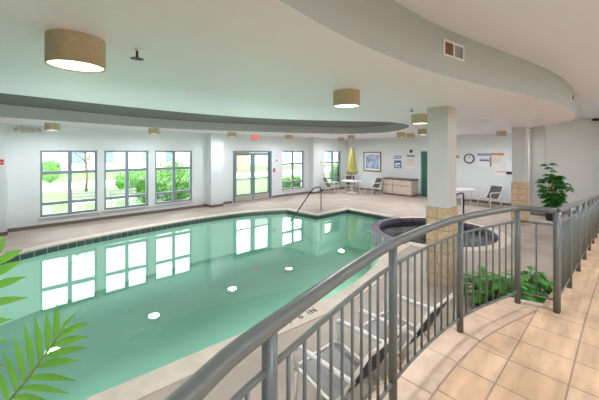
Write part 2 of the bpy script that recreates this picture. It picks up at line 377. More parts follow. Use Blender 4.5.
# baseboards
m = MB()
for a, b in ((-9, -.75), (-.17, 6.12), (6.70, DOOR[0]-.05), (DOOR[1]+.05, 12.35), (12.88, UW)): m.box((a, WW-.015, 0), (b, WW, .11))
for a, b in ((-.75, -.17), (6.12, 6.70), (12.35, 12.88)): m.box((a-.015, WW-.415, 0), (b+.015, WW-.4, .11)); m.box((a-.015, WW-.4, 0), (a, WW, .11)); m.box((b, WW-.4, 0), (b+.015, WW, .11))
struct('baseboard_window', m, base_m, 'brown vinyl baseboard along window wall', 'baseboard')
struct('baseboard_far', MB().box((UW-.015, 2.5, 0), (UW, WW, .11)), base_m, 'brown vinyl baseboard along far wall', 'baseboard')
m = MB(); m.add([(*(p-nv*.015), z) for z in (0, .11) for p in (Vector((14.56, 2.06)), Vector((19.0, -.25)))], [(0, 1, 3, 2)]); struct('baseboard_right', m, base_m, 'brown baseboard of the beige wall', 'baseboard')
struct('baseboard_return', MB().box((14.285, 2.06, 0), (14.3, 2.5, .11)), base_m, 'brown baseboard of the return wall', 'baseboard')
struct('trim_1', MB().box((14.26, 2.50, .0), (14.34, 2.60, ZS)), frame_m, 'white vertical corner trim of return wall', 'trim')
# windows
where = ['window nearest the left pilaster', 'second window from the left', 'third window, left of the door', 'window right of the double door', 'window behind the umbrella table']
for k, (a, b) in enumerate(WIN):
    t = empty('window_%d' % (k+1), ((a+b)/2, WW, SILL)); tag(t, 'grey framed six pane '+where[k], 'window', kind='structure'); x0 = -(b-a)/2; x1 = -x0; H = TOP-SILL
    f = MB(); y0, y1 = .04, .13; fw = .062
    f.box((x0, y0, 0), (x0+fw, y1, H)); f.box((x1-fw, y0, 0), (x1, y1, H)); f.box((x0+fw, y0, 0), (x1-fw, y1, fw)); f.box((x0+fw, y0, H-fw), (x1-fw, y1, H))
    f.box((-.055, y0, fw), (.055, y1, H-fw))
    zr = [H*.19, H*.66]
    for z in zr:
        for sa, sb in ((x0+fw, -.055), (.055, x1-fw)): f.box((sa, y0, z-.05), (sb, y1, z+.05))
    f.build('window_frame', alu_m, t)
    zz = [fw]+[z for q in zr for z in (q-.05, q+.05)]+[H-fw]
    for sa, sb in ((x0+fw, -.055), (.055, x1-fw)):
        for r in range(3): MB().box((sa, .09, zz[2*r]), (sb, .096, zz[2*r+1])).build('pane', glass_m, t)
    MB().rbox((x0-.05, -.05, -.05), (x1+.05, .06, 0), .008).build('window_sill', sill_m, t)
# double door
t = empty('door_1', (sum(DOOR)/2, WW, 0)); tag(t, 'grey blue glazed double door to the garden', 'door', kind='structure')
hw = (DOOR[1]-DOOR[0])/2; H = 2.43
f = MB(); f.box((-hw, -.02, 0), (-hw+.1, .2, H)); f.box((hw-.1, -.02, 0), (hw, .2, H)); f.box((-hw+.1, -.02, H-.09), (hw-.1, .2, H)); f.build('door_frame', dframe_m, t)
for sgn in (-1, 1):
    xa, xb = sorted((sgn*.015, sgn*(hw-.11))); y0, y1 = .03, .08; zk = .30; zt = H-.1
    l_ = MB(); l_.box((xa, y0, .01), (xa+.11, y1, zt)); l_.box((xb-.11, y0, .01), (xb, y1, zt)); l_.box((xa+.11, y0, zt-.12), (xb-.11, y1, zt)); l_.box((xa+.11, y0, zk), (xb-.11, y1, zk+.06)); l_.box((xa+.11, y0, 1.06), (xb-.11, y1, 1.11)); l_.box((xa+.11, y0, .01), (xb-.11, y1, .03))
    leaf = l_.build('door_leaf', dframe_m, t)
    MB().box((xa+.11, y0+.02, zk+.06), (xb-.11, y0+.026, zt-.12)).build('pane', glass_m, leaf)
    MB().box((xa+.04, y0-.01, .03), (xb-.04, y1-.02, zk)).build('kick_plate', kick_m, leaf)
    hx = sgn*.09
    MB().tube([(hx, y0, .98), (hx, y0-.05, .98), (hx, y0-.05, 1.2), (hx, y0, 1.2)], .012, 8).build('door_handle', chrome_m, leaf)
    MB().tube([(sgn*.14, y0-.04, 1.04), (sgn*(hw-.2), y0-.04, 1.04)], .014, 8).build('push_bar', chrome_m, leaf)
# green door on far wall
t = empty('door_2', (UW, 7.05, 0)); tag(t, 'dark green door partly behind the brick pillar', 'door', kind='structure')
MB().box((-.03, -.45, 0), (-.005, .45, 2.38)).build('door_leaf', gdoor_m, t); f = MB(); f.box((-.05, .45, 0), (0, .5, 2.43)); f.box((-.05, -.5, 0), (0, -.45, 2.43)); f.box((-.05, -.45, 2.38), (0, .45, 2.43)); f.build('door_frame', mat('green_frame', (.25, .38, .32), .5), t)
MB().cyl((0, 0), .03, 0, .05, 12).build('door_handle', chrome_m, t).matrix_local = Matrix.Translation((-.03, -.38, 1.0))@Matrix.Rotation(R(-90), 4, 'Y')
# ------------------------------------------------------------------ ceilings
bulk = spline([(-9, -2.2), (-5, -.6), (-2.5, .35), (-.8, .88), (.2, 1.10), (1.015, 1.25), (1.70, 1.34), (2.49, 1.36), (3.12, 1.33), (3.78, 1.24), (4.61, 1.10), (5.58, .94), (6.3, .84), (7.4, .76), (8.7, .76), (9.8, .83), (10.7, 1.02), (11.3, 1.34), (11.8, 1.75), (12.5, 2.15), (13.4, 2.4), (14.3, 2.45)], 6)
tray = spline([(-4.6, 7.6), (-3.2, 6.2), (-1.5, 5.75), (-.15, 5.84), (1.05, 6.03), (2.05, 6.15), (2.88, 6.18), (4.1, 6.05), (5.28, 5.62), (6.42, 4.98), (7.3, 4.45), (8.4, 4.42), (9.6, 5.0), (10.8, 6.1), (11.4, 7.3), (11.1, 8.6), (9.0, 9.64), (6.87, 10.3), (5.03, 10.75), (3.3, 10.75), (1.81, 10.44), (-.25, 9.9), (-2.4, 9.3), (-4.2, 8.6)], 5, True)
low_outer = [Vector((-9, WW, 0))]+[Vector((p.x, p.y, 0)) for p in bulk]+[Vector((UW, 2.5, 0)), Vector((UW, WW, 0))]
struct('ceiling', MB().poly(low_outer, ZS, [tray], flip=True), ceil_m, 'smooth pale ceiling over the pool', 'ceiling')
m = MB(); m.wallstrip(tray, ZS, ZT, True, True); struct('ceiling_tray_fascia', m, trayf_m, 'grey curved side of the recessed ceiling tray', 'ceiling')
struct('ceiling_tray', MB().poly(tray, ZT, flip=True), tray_m, 'recessed ceiling tray with its shade painted in dark grey', 'ceiling')
m = MB(); m.wallstrip(bulk, ZS, ZH, False, True); struct('ceiling_bulkhead', m, bulk_m, 'curved olive beige ceiling bulkhead', 'ceiling')
struct('ceiling_upper', MB().poly([(-9, -4), (20, -4), (20, 3.2), (-9, 3.2)], ZH, flip=True), hceil_m, 'higher pale ceiling above the walkway', 'ceiling')
struct('roof_slab', MB().box((-9.2, -4, 3.8), (20, 13.2, 3.95)), roof_m, 'roof slab above the ceilings', 'roof')
# ------------------------------------------------------------------ columns
for k, (cx, cy, t) in enumerate([(5.72, 2.31, 'nearest the curved railing'), (12.2, 2.40, 'behind the railing corner')]):
    e = empty('column', (cx, cy, 0)); tag(e, 'square pillar of tan block below and pale paint above, '+t, 'column', kind='structure')
    MB().box((-.185, -.185, 1.38), (.185, .185, ZS)).build('column_shaft', col_m, e); MB().rbox((-.205, -.205, 0), (.205, .205, 1.40), .01).build('block_base', stone_m, e)
# ------------------------------------------------------------------ walkway landing and ramp
PZ = .75; SL = .0804; UE = 4.06
RAILP = [(-2.2, -.35), (-.9, .28), (-.3, .53), (.27, .73), (.65, .85), (1.83, 1.055), (2.98, 1.04), (4.0, .81)]
RC = spline(RAILP, 10)
def rampz(x, y=0): return PZ-SL*max(0, min(x, 13.4)-UE)
edge = offset(RC, .13, False)
land = [Vector((-2.2, -4, 0))]+[Vector((4.3, -4, 0)), Vector((4.3, .60, 0)), Vector((4.16, .88, 0))]+list(reversed(edge))
land = [p for p in land]
m = MB(); m.poly([Vector((-2.2, -4, 0)), Vector((UE, -4, 0)), Vector((UE, .62, 0)), Vector((4.10, .93, 0))]+list(reversed(edge[:-1])), PZ)
struct('walkway_floor', m, tile_m, 'tan tiled raised landing floor', 'floor')
m = MB(); m.poly([(UE, -4), (13.4, -4), (13.4, .62), (UE, .62)], lambda x, y: rampz(x)); struct('ramp_floor', m, tile_m, 'tan tiled ramp descending to the right', 'floor')
skirt = list(edge[:-1])+[Vector((4.10, .93, 0)), Vector((4.2, .62, 0))]
m = MB(); m.wallstrip(list(reversed(skirt)), 0, PZ-.001); m.wallstrip([Vector((13.4, .62, 0)), Vector((UE, .62, 0))], 0, lambda x, y: rampz(x)-.001)
m.poly([(UE, .6), (4.2, .62), (4.10, .93), (UE, .93)], PZ-.002)
struct('walkway_skirt', m, coping_m, 'tan side of the raised walkway', 'wall')
# border course laid along the curve
bi = offset(RC, -.17, False); m = MB(); n = len(RC)
m.add([(p.x, p.y, PZ+.003) for p in edge]+[(p.x, p.y, PZ+.003) for p in bi]+[(p.x, p.y, PZ-.03) for p in edge], [f for i in range(n-1) for f in ((i, n+i, n+i+1, i+1), (i, i+1, 2*n+i+1, 2*n+i))])
bo = m.build('border_course', border_m); tag(bo, 'curved border tiles under the railing', 'floor', kind='structure')
m = MB()
for i in range(4, n-1, 4):
    a, b = edge[i], bi[i]; t = (RC[min(i+1, n-1)]-RC[i-1]).normalized()*.004
    m.add([(a.x-t.x, a.y-t.y, PZ+.0045), (b.x-t.x, b.y-t.y, PZ+.0045), (b.x+t.x, b.y+t.y, PZ+.0045), (a.x+t.x, a.y+t.y, PZ+.0045)], [(0, 1, 2, 3)])
b2 = offset(RC, -.18, False)
m.add([(p.x, p.y, PZ+.0045) for p in bi]+[(p.x, p.y, PZ+.0045) for p in b2], [(i, n+i, n+i+1, i+1) for i in range(n-1)])
m.build('grout_lines', grout_m, bo)
# ------------------------------------------------------------------ railings
RH = 1.07
def railing(name, line, posts, zf, label, group=None, end_post=True, top=None, skip=()):
    """line: list of Vector (plan), posts: arc-length parameters"""
    L = [0]
    for i in range(1, len(line)): L.append(L[-1]+(line[i]-line[i-1]).length)
    def pos(s):
        s = max(0, min(L[-1], s))
        for i in range(1, len(L)):
            if s <= L[i]+1e-9: f_ = (s-L[i-1])/max(1e-9, L[i]-L[i-1]); return line[i-1].lerp(line[i], f_)
        return line[-1]
    e = empty(name, (line[0].x, line[0].y, 0)); tag(e, label, 'railing', group); O = Vector((line[0].x, line[0].y, 0))
    def P(s, h): p = pos(s); return Vector((p.x, p.y, zf(p.x)+h))-O
    ns = max(2, int(L[-1]/.08)); tp = [P(L[-1]*k/ns, RH-.03) for k in range(ns+1)]
    MB().tube(tp, .031, 14).build('handrail', rail_m, e)
    for s in posts:
        m = MB(); a = P(s, 0); b = P(s, RH-.04); m.tube([a, b], .0285, 14); m.build('post', rail_m, e)
    for a, b in zip(posts[:-1], posts[1:]):
        k = max(2, int((b-a)/.08))
        for nm, h in (('upper_crossbar', RH-.175), ('lower_crossbar', .125)):
            MB().tube([P(a+(b-a)*i/k, h) for i in range(k+1)], .0125, 8).build(nm, rail_m, e)
        nb = max(1, round((b-a)/.112)-1) if (b-a) > .45 else 1
        for i in range(1, nb+1):
            s = a+(b-a)*i/(nb+1); MB().tube([P(s, .125), P(s, RH-.175)], .0088, 6).build('baluster', rail_m, e)
    return e
def arclen(line, target):
    best = None; acc = 0; r = 0
    for i in range(len(line)):
        if i: acc += (line[i]-line[i-1]).length
        d = (line[i]-target).length
        if best is None or d < best: best = d; r = acc
    return r
RL = RC+[Vector((UE+.0, .49, 0))]
posts = [arclen(RL, Vector((x, y, 0))) for x, y in ((-2.2, -.35), (-.9, .28), (.65, .85), (1.83, 1.055), (2.98, 1.04), (4.0, .81), (UE, .49))]
railing('curved_railing', RL, posts, lambda x: PZ, 'grey painted metal railing curving along the tiled landing')
rl = [Vector((UE, .49, 0)), Vector((13.4, .55, 0))]
rp = [0.0]+[.35+k*1.10-.05 if k else .35 for k in range(0)]+[k*1.115 for k in range(1, 9)]
railing('ramp_railing', rl, [.0285*2.2]+rp[1:], rampz, 'straight grey metal railing descending along the ramp')
# ------------------------------------------------------------------ ceiling lamps
def make_lamp():
    e = empty('ceiling_lamp'); r = .175
    m = MB(); n = 40; m.lathe([(r, .2), (r, 0), (r-.008, 0), (r-.008, .19), (r, .2)], n); m.build('drum_shade', shade_m, e)
    m = MB(); m.cyl((0, 0), r-.009, .012, .02, n); m.build('diffuser', diff_m, e)
    m = MB(); m.cyl((0, 0), .06, .17, .2, 20); m.build('mounting_plate', white_m, e); return e
def row_w(px, w): p = on_w(px, 140, w); return (p.x, p.y)
lamps = [(at(76.5, 67, 3.0), 'tan drum ceiling lamp nearest the viewer, above the left windows'), (at(346.5, 106.5, 3.0), 'tan drum ceiling lamp in the middle of the ceiling'),
 (Vector(row_w(52.5, 11.1)+(3,)), 'small drum lamp near the wall above the leftmost window'), (Vector(row_w(154, 11.1)+(3,)), 'small drum lamp near the wall above the gap between second and third windows'),
 (Vector(row_w(232, 11.1)+(3,)), 'small drum lamp near the wall left of the red exit sign'), (Vector(row_w(289, 11.1)+(3,)), 'small drum lamp near the wall above the fourth window'),
 (Vector(row_w(341, 11.1)+(3,)), 'small drum lamp near the wall left of the yellow umbrella top'), (at(351, 139.5, 3.0), 'small drum lamp directly above the yellow umbrella'),
 (at(401, 137.2, 3.0), 'left of two far drum lamps above the blue notice'), (at(410.5, 138, 3.0), 'right of two far drum lamps above the notices'),
 (at(423, 134.8, 3.0), 'small drum lamp beside the pillar near the green door'), (at(420, 123.8, 3.0), 'drum ceiling lamp just left of the nearer pillar'), (at(501.5, 136.3, 3.0), 'drum ceiling lamp above the wall notices, left of the far pillar')]
base = make_lamp()
for k, (p, lb) in enumerate(lamps):
    o = base if k == 0 else copy_tree(base); o.location = p; tag(o, lb, 'ceiling lamp', 'drum ceiling lamps over the pool')
# sprinklers / detector / vents
def make_sprinkler():
    e = empty('sprinkler'); MB().cyl((0, 0), .022, .075, .085, 16).build('escutcheon', white_m, e)
    m = MB(); m.cyl((0, 0), .009, .0, .07, 8)
    for k in range(8):
        M = Matrix.Rotation(k*math.pi/4, 4, 'Z'); m.box((.0, -.007, .006), (.046, .007, .011), M)
    m.build('deflector', grab_m, e); return e
s0 = make_sprinkler()
for k, (p, lb) in enumerate([(at(137, 49, ZS), 'dark fire sprinkler head right of the nearest drum lamp'), (at(411.5, 107, ZS), 'tiny fire sprinkler head left of the nearer pillar top'), ]):
    o = s0 if k == 0 else copy_tree(s0); o.location = (p.x, p.y, ZS-.085); tag(o, lb, 'sprinkler', 'ceiling sprinklers')
p = at(486.5, 117, ZS); e = empty('smoke_detector', (p.x, p.y, ZS-.05)); tag(e, 'round white smoke detector on ceiling between the pillars', 'smoke detector')
MB().lathe([(.0, 0), (.04, 0), (.075, .02), (.085, .05)], 24).build('cover', white_m, e); MB().cyl((0, 0), .02, -.008, .002, 12).build('sensor', grey_m, e)
def bulk_frame(u):
    for i in range(len(bulk)-1):
        if bulk[i].x <= u <= bulk[i+1].x:
            f_ = (u-bulk[i].x)/(bulk[i+1].x-bulk[i].x); p = bulk[i].lerp(bulk[i+1], f_); t = (bulk[i+1]-bulk[i]).normalized(); return p, t
p, t = bulk_frame(3.47)
e = empty('air_vent', (p.x, p.y, 3.49), math.atan2(t.y, t.x)); tag(e, 'white framed wall vent, half brown, on the curved bulkhead', 'vent')
f = MB(); W2, H2 = .205, .085
f.box((-W2, -.022, -H2), (W2, .01, -H2+.018)); f.box((-W2, -.022, H2-.018), (W2, .01, H2)); f.box((-W2, -.022, -H2+.018), (-W2+.02, .01, H2-.018)); f.box((W2-.02, -.022, -H2+.018), (W2, .01, H2-.018)); f.box((-.012, -.02, -H2+.018), (.008, .01, H2-.018))
f.build('vent_frame', white_m, e); MB().box((-W2+.02, -.008, -H2+.018), (-.012, .012, H2-.018)).build('filter_panel', brown_m, e)
g = MB(); g.box((.008, -.004, -H2+.018), (W2-.02, .012, H2-.018))
for k in range(9): z = -H2+.026+k*.0145; g.box((.008, -.012, z), (W2-.02, -.004, z+.005))
g.build('grille', grey_m, e)
p, t = bulk_frame(8.1); e = empty('small_vent', (p.x, p.y, 3.47), math.atan2(t.y, t.x)); tag(e, 'small dark vent at the right end of the bulkhead', 'vent')
MB().box((-.16, -.02, -.06), (.16, .01, .06)).build('vent_frame', white_m, e); MB().box((-.1, -.026, -.045), (.1, -.02, .045)).build('grille', brown_m, e)
p = pd(598, 119, 12.0); e = empty('wall_speaker', p, R(-27)); tag(e, 'dark small speaker high on the beige wall at right edge', 'speaker')
MB().rbox((-.14, -.1, -.07), (.14, .12, .07), .02).build('housing', dark_m, e); MB().tube([(0, .05, 0), (0, .3, 0)], .02, 8).build('bracket', grab_m, e)
# ------------------------------------------------------------------ wall things
def plate(name, px, py, w, h, m, label, cat, wall='u', depth=.02, group=None):
    p = on_u(px, py, UW) if wall == 'u' else on_w(px, py, WW)
    e = empty(name, p, R(-90) if wall == 'u' else 0); tag(e, label, cat, group)
    return e
# local frame: x to the right seen from the room, -y towards the room, z up
def box_part(e, x0, x1, z0, z1, m, name, y0=-.02, y1=0): return MB().box((x0, y0, z0), (x1, y1, z1)).build(name, m, e)
# picture
e = plate('framed_picture', 372.3, 161.6, 0, 0, None, 'wood framed blue and white abstract picture on the far wall', 'picture')
w2, h2, b_ = .62, .60, .06
f = MB(); f.box((-w2, -.04, -h2), (w2, 0, -h2+b_)); f.box((-w2, -.04, h2-b_), (w2, 0, h2)); f.box((-w2, -.04, -h2+b_), (-w2+b_, 0, h2-b_)); f.box((w2-b_, -.04, -h2+b_), (w2, 0, h2-b_)); f.build('picture_frame', wood_m, e)
box_part(e, -w2+b_, w2-b_, -h2+b_, h2-b_, paper_m, 'mat_board', -.02, 0)
art_m = mat('blue_abstract', (.16, .25, .46), .6, noise=(3.2, .5), var=(.62, .66, .78))
box_part(e, -w2+b_+.1, w2-b_-.1, -h2+b_+.11, h2-b_-.11, art_m, 'print', -.024, -.02)
# clock
e = plate('wall_clock', 469.3, 158.6, 0, 0, None, 'round black rimmed wall clock right of the nearer pillar', 'clock')
M = Matrix.Rotation(R(90), 4, 'X')
MB().lathe([(.235, 0), (.235, .04), (.19, .05), (.19, .02)], 40, M=M).build('rim', dark_m, e); MB().lathe([(.0001, .022), (.195, .022)], 40, M=M).build('dial', white_m, e)
m = MB(); m.box((-.008, -.03, -.01), (.008, -.026, .13)); m.box((-.006, -.03, -.008), (.006, -.026, .16), Matrix.Rotation(R(10), 4, 'Y')); m.build('hands', ink_m, e)
m = MB()
for k in range(12): m.box((-.006, -.026, .15), (.006, -.023, .18), Matrix.Rotation(k*math.pi/6, 4, 'Y'))
m.build('hour_marks', ink_m, e)
def notice(px, py, w, h, body, rows, rowm, label, name='notice', header=None, thick=-.012):
    e = plate(name, px, py, 0, 0, None, label, 'notice'); box_part(e, -w/2, w/2, -h/2, h/2, body, 'board', thick, 0)
    m = MB(); z = h/2-(.08 if header is None else .14)
    for k in range(rows):
        x1 = w/2-.04-random.random()*w*.25; m.box((-w/2+.04, thick-.002, z), (x1, thick, z+.02)); z -= (h-.2)/rows
    if rows: m.build('printed_lines', rowm, e)
    if header is not None: box_part(e, -w/2+.01, w/2-.01, h/2-.1, h/2-.01, header, 'header', thick-.003, thick)
    return e
e = notice(397.8, 164.3, .44, .44, blue_m, 0, paper_m, 'blue and white notice left of the pale notice above the cabinet'); box_part(e, -.16, .16, -.02, .08, paper_m, 'white_panel', -.016, -.012); box_part(e, -.16, -.02, -.15, -.06, paper_m, 'small_panel', -.016, -.012); box_part(e, .03, .16, -.17, -.10, paper_m, 'small_panel', -.016, -.012)
e = notice(397.6, 157.2, .42, .16, blue_m, 0, ink_m, 'narrow blue heading sign above the blue notice'); 
for k in range(4): box_part(e, -.17+k*.09, -.11+k*.09, -.04, .04, paper_m, 'white_mark', -.015, -.012)
notice(410.8, 163.7, .54, .56, mat('cream_paper', (.86, .80, .70), .7), 6, mat('faint_ink', (.55, .46, .38), .7), 'cream printed notice below a grey heading strip')
notice(410.8, 155.9, .46, .10, mat('slate_strip', (.26, .28, .36), .6), 0, ink_m, 'dark grey heading strip above the cream notice')
e = plate('strobe_alarm', 411, 151.3, 0, 0, None, 'small dark round alarm above the cream notice', 'alarm'); MB().lathe([(.0001, .07), (.07, .06), (.10, .0)], 20, M=M).build('housing', wood_m, e)
notice(484, 154.5, .55, .12, mat('periwinkle_strip', (.28, .33, .55), .6), 0, ink_m, 'blue half of the heading strip above the wall notices')
notice(497.3, 154.2, .5, .10, orange_m, 0, ink_m, 'orange half of the heading strip above the wall notices')
e = notice(484.5, 161.6, .56, .45, paper_m, 2, mat('grey_ink', (.35, .38, .45), .7), 'white notice with blue picture below the blue strip'); box_part(e, -.2, .2, .02, .1, blue_m, 'swimmer_picture', -.016, -.014)
notice(496.5, 161.2, .50, .55, mat('ivory_paper', (.82, .78, .70), .7), 6, mat('tan_ink', (.6, .5, .42), .7), 'ivory rules notice below the orange strip')
notice(501, 172.5, .42, .28, paper_m, 3, mat('pink_ink', (.75, .35, .3), .7), 'white sheet with red print low on the far wall')
e = plate('emergency_phone', 510.2, 170.5, 0, 0, None, 'white wall phone box beside the far pillar', 'phone'); MB().rbox((-.13, -.06, -.05), (.13, 0, .42), .01).build('cabinet', white_m, e); MB().rbox((-.13, -.1, -.16), (.13, 0, -.06), .02).build('handset', dark_m, e)
e = plate('strobe_alarm', 457.2, 158.5, 0, 0, None, 'red and white strobe alarm right beside the nearer pillar', 'alarm'); MB().rbox((-.08, -.06, .02), (.08, 0, .16), .01).build('red_housing', orange_m, e); MB().rbox((-.08, -.05, -.2), (.08, 0, -.02), .01).build('white_housing', white_m, e)
# window wall items
e = plate('exit_sign', 254.6, 137.4, 0, 0, None, 'red lit exit sign above the glass double door', 'exit sign', 'w'); MB().rbox((-.2, -.07, -.13), (.2, 0, .13), .012).build('housing', exitb_m, e)
o = text('EXIT', .2, (0, 0, 0), Matrix(), exit_m, 'exit_letters'); o.parent = e; o.location = (0, -.074, 0); o.rotation_euler = (R(90), 0, 0)
e = plate('emergency_light', 28, 130, 0, 0, None, 'white twin head emergency light at left wall top', 'emergency light', 'w'); MB().rbox((-.16, -.09, -.08), (.16, 0, .07), .01).build('housing', ebox_m, e)
for sg in (-1, 1): MB().lathe([(.0001, .12), (.055, .11), (.06, .05), (.03, .0)], 16, M=Matrix.Translation((sg*.26, 0, .0))@M).build('lamp_head', ebox_m, e); 
MB().tube([(-.26, -.03, 0), (.26, -.03, 0)], .012, 8).build('lamp_arm', white_m, e)
p = on_w(1.5, 162, WW-.4); e = empty('fire_alarm', p); tag(e, 'small red fire alarm pull on the left pilaster', 'fire alarm'); MB().rbox((-.05, -.05, -.07), (.05, 0, .07), .01).build('housing', red_m, e); MB().box((-.035, -.06, -.02), (.035, -.05, 0)).build('pull_handle', white_m, e)
for (px, py, w, h, m_, lb) in ((276.5, 160.5, .30, .26, 'white_plastic', 'pale small sign on wall between the door and fourth window'), (276.3, 155.5, .14, .14, 'white_plastic', 'tiny white sensor above the small wall sign'), (274, 170.2, .14, .2, 'red_plastic', 'small red switch box right of the double door'), (311.2, 177.5, .13, .18, 'vent_brown', 'small brown outlet box between fourth window and pilaster'), (98.5, 213.5, .08, .12, 'white_plastic', 'white wall outlet below first window gap'), (321.3, 162.5, .2, .2, 'cream_paper', 'small cream sign left of the umbrella window')):
    e = plate('wall_plate', px, py, 0, 0, None, lb, 'wall plate', 'w'); MB().rbox((-w/2, -.03, -h/2), (w/2, 0, h/2), .006).build('plate', MATS[m_], e); MB().box((-w/5, -.036, -h/5), (w/5, -.03, h/5)).build('insert', grey_m, e)
# ------------------------------------------------------------------ cabinet
e = empty('storage_cabinet', (15.2, 8.56, 0), R(-90)); tag(e, 'low pale panelled cabinet with dark brown top against far wall', 'cabinet')
MB().box((-.86, 0, .08), (.86, .70, .86)).build('body', cab_m, e); MB().box((-.83, .04, 0), (.83, .68, .08)).build('plinth', base_m, e)
m = MB(); m.rbox((-.91, -.04, .86), (.91, .75, .92), .012); m.build('worktop', cabtop_m, e)
pnl_m = mat('cabinet_frame_strip', (.40, .32, .25), .5)
for a, b in ((-.84, -.26), (-.20, .84)):
    for z0, z1, nm in ((.58, .83, 'drawer'), (.11, .55, 'door')):
        d = MB().rbox((a, -.025, z0), (b, 0, z1), .01).build(nm, cab_m, e); MB().box((a+.05, -.03, z0+.05), (b-.05, -.025, z1-.05)).build('panel', cab_m, d)
        MB().tube([((a+b)/2-.06, -.03, z1-.05), ((a+b)/2-.06, -.055, z1-.05), ((a+b)/2+.06, -.055, z1-.05), ((a+b)/2+.06, -.03, z1-.05)], .007, 6).build('handle', grab_m, d)
m = MB()
for x in (-.23,): m.box((x-.014, -.012, .1), (x+.014, -.001, .85))
m.box((-.85, -.012, .555), (.85, -.001, .575)); m.build('face_strip', pnl_m, e)
# ------------------------------------------------------------------ patio chair
def bez(pts, r=.05, n=5):
    """polyline with rounded corners"""
    P = [Vector(p) for p in pts]; out = [P[0]]
    for i in range(1, len(P)-1):
        a = (P[i-1]-P[i]); b = (P[i+1]-P[i]); ra = min(r, a.length*.45, b.length*.45); A = P[i]+a.normalized()*ra; B = P[i]+b.normalized()*ra
        for k in range(n+1): t = k/n; out.append((1-t)**2*A+2*t*(1-t)*P[i]+t*t*B)
    out.append(P[-1]); return out
def make_chair():
    e = empty('patio_chair')
    for sx in (-1, 1):
        x = sx*.30
        MB().tube(bez([(x, .30, .42), (x, .335, .64), (x, -.28, .645), (x*.93, -.325, .62)], .07), .022, 10).build('armrest', frame_m, e)
        MB().tube([(x, .30, .42), (x, .315, .2), (x, .34, .0)], .016, 8).build('leg', frame_m, e)
        MB().tube(bez([(x, -.12, .36), (x, -.26, .2), (x, -.40, .0)], .1), .016, 8).build('leg', frame_m, e)
        MB().tube(bez([(x*.95, .36, .40), (x*.95, .28, .425), (x*.95, -.14, .345), (x*.93, -.45, .90)], .10), .015, 8).build('side_rail', frame_m, e)
    def sheet(prof, hw, name, cr=.02, mt=None):
        m = MB(); n = len(prof); k = 6; vs = []
        for off in (0, -.006):
            for (y, z) in prof:
                for j in range(k+1): x = -hw+2*hw*j/k; vs.append((x, y, z-cr*(1-(x/hw)**2)+off))
        N = n*(k+1); fs = []
        for i in range(n-1):
            for j in range(k): a = i*(k+1)+j; fs += [(a, a+1, a+k+2, a+k+1), (N+a, N+a+k+1, N+a+k+2, N+a+1)]
        for i in range(n-1): a = i*(k+1); fs += [(a, a+k+1, N+a+k+1, N+a), (a+k, N+a+k, N+a+2*k+1, a+2*k+1)]
        m.add(vs, fs, True); m.build(name, mt or sling_m, e)
    sheet([(.36, .40), (.28, .423), (.1, .395), (-.05, .37), (-.125, .36)], .285, 'seat')
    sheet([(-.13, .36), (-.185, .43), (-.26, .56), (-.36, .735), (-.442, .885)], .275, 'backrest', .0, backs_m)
    MB().tube([(-.28, -.45, .90), (.28, -.45, .90)], .015, 8).build('top_rail', frame_m, e)
    MB().tube([(-.285, .36, .40), (.285, .36, .40)], .015, 8).build('front_rail', frame_m, e)
    MB().tube([(-.29, -.2, .28), (.29, -.2, .28)], .012, 8).build('stretcher', frame_m, e); return e
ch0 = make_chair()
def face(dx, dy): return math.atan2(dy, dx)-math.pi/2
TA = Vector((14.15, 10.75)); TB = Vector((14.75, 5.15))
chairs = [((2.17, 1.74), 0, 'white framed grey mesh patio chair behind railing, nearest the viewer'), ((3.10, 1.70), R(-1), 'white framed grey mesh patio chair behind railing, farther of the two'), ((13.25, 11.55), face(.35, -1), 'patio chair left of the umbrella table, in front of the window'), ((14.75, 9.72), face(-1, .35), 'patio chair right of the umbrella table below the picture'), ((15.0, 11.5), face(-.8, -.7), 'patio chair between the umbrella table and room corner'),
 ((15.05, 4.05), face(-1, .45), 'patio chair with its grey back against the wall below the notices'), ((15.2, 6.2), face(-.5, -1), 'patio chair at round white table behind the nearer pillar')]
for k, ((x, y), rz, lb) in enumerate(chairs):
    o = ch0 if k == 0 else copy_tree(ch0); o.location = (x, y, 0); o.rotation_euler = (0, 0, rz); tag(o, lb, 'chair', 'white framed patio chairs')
def make_table():
    e = empty('round_table'); m = MB(); m.lathe([(.0001, .735), (.58, .735), (.60, .725), (.60, .70), (.58, .695), (.0001, .695)], 40); m.build('tabletop', frame_m, e)
    for k in range(4):
        a = k*math.pi/2+.5; c, s = math.cos(a), math.sin(a)
        MB().tube(bez([(.5*c, .5*s, .70), (.46*c, .46*s, .45), (.36*c, .36*s, .3), (.52*c, .52*s, .0)], .12), .017, 8).build('leg', frame_m, e)
    MB().tube([(.385*math.cos(2*math.pi*k/24), .385*math.sin(2*math.pi*k/24), .3) for k in range(24)], .011, 8, closed=True).build('leg_ring', frame_m, e); return e
t0 = make_table(); t0.location = (TA.x, TA.y, 0); tag(t0, 'round white patio table under the yellow umbrella', 'table', 'round white patio tables')
t1 = copy_tree(t0); t1.location = (TB.x, TB.y, 0); tag(t1, 'round white patio table below the wall clock', 'table', 'round white patio tables')
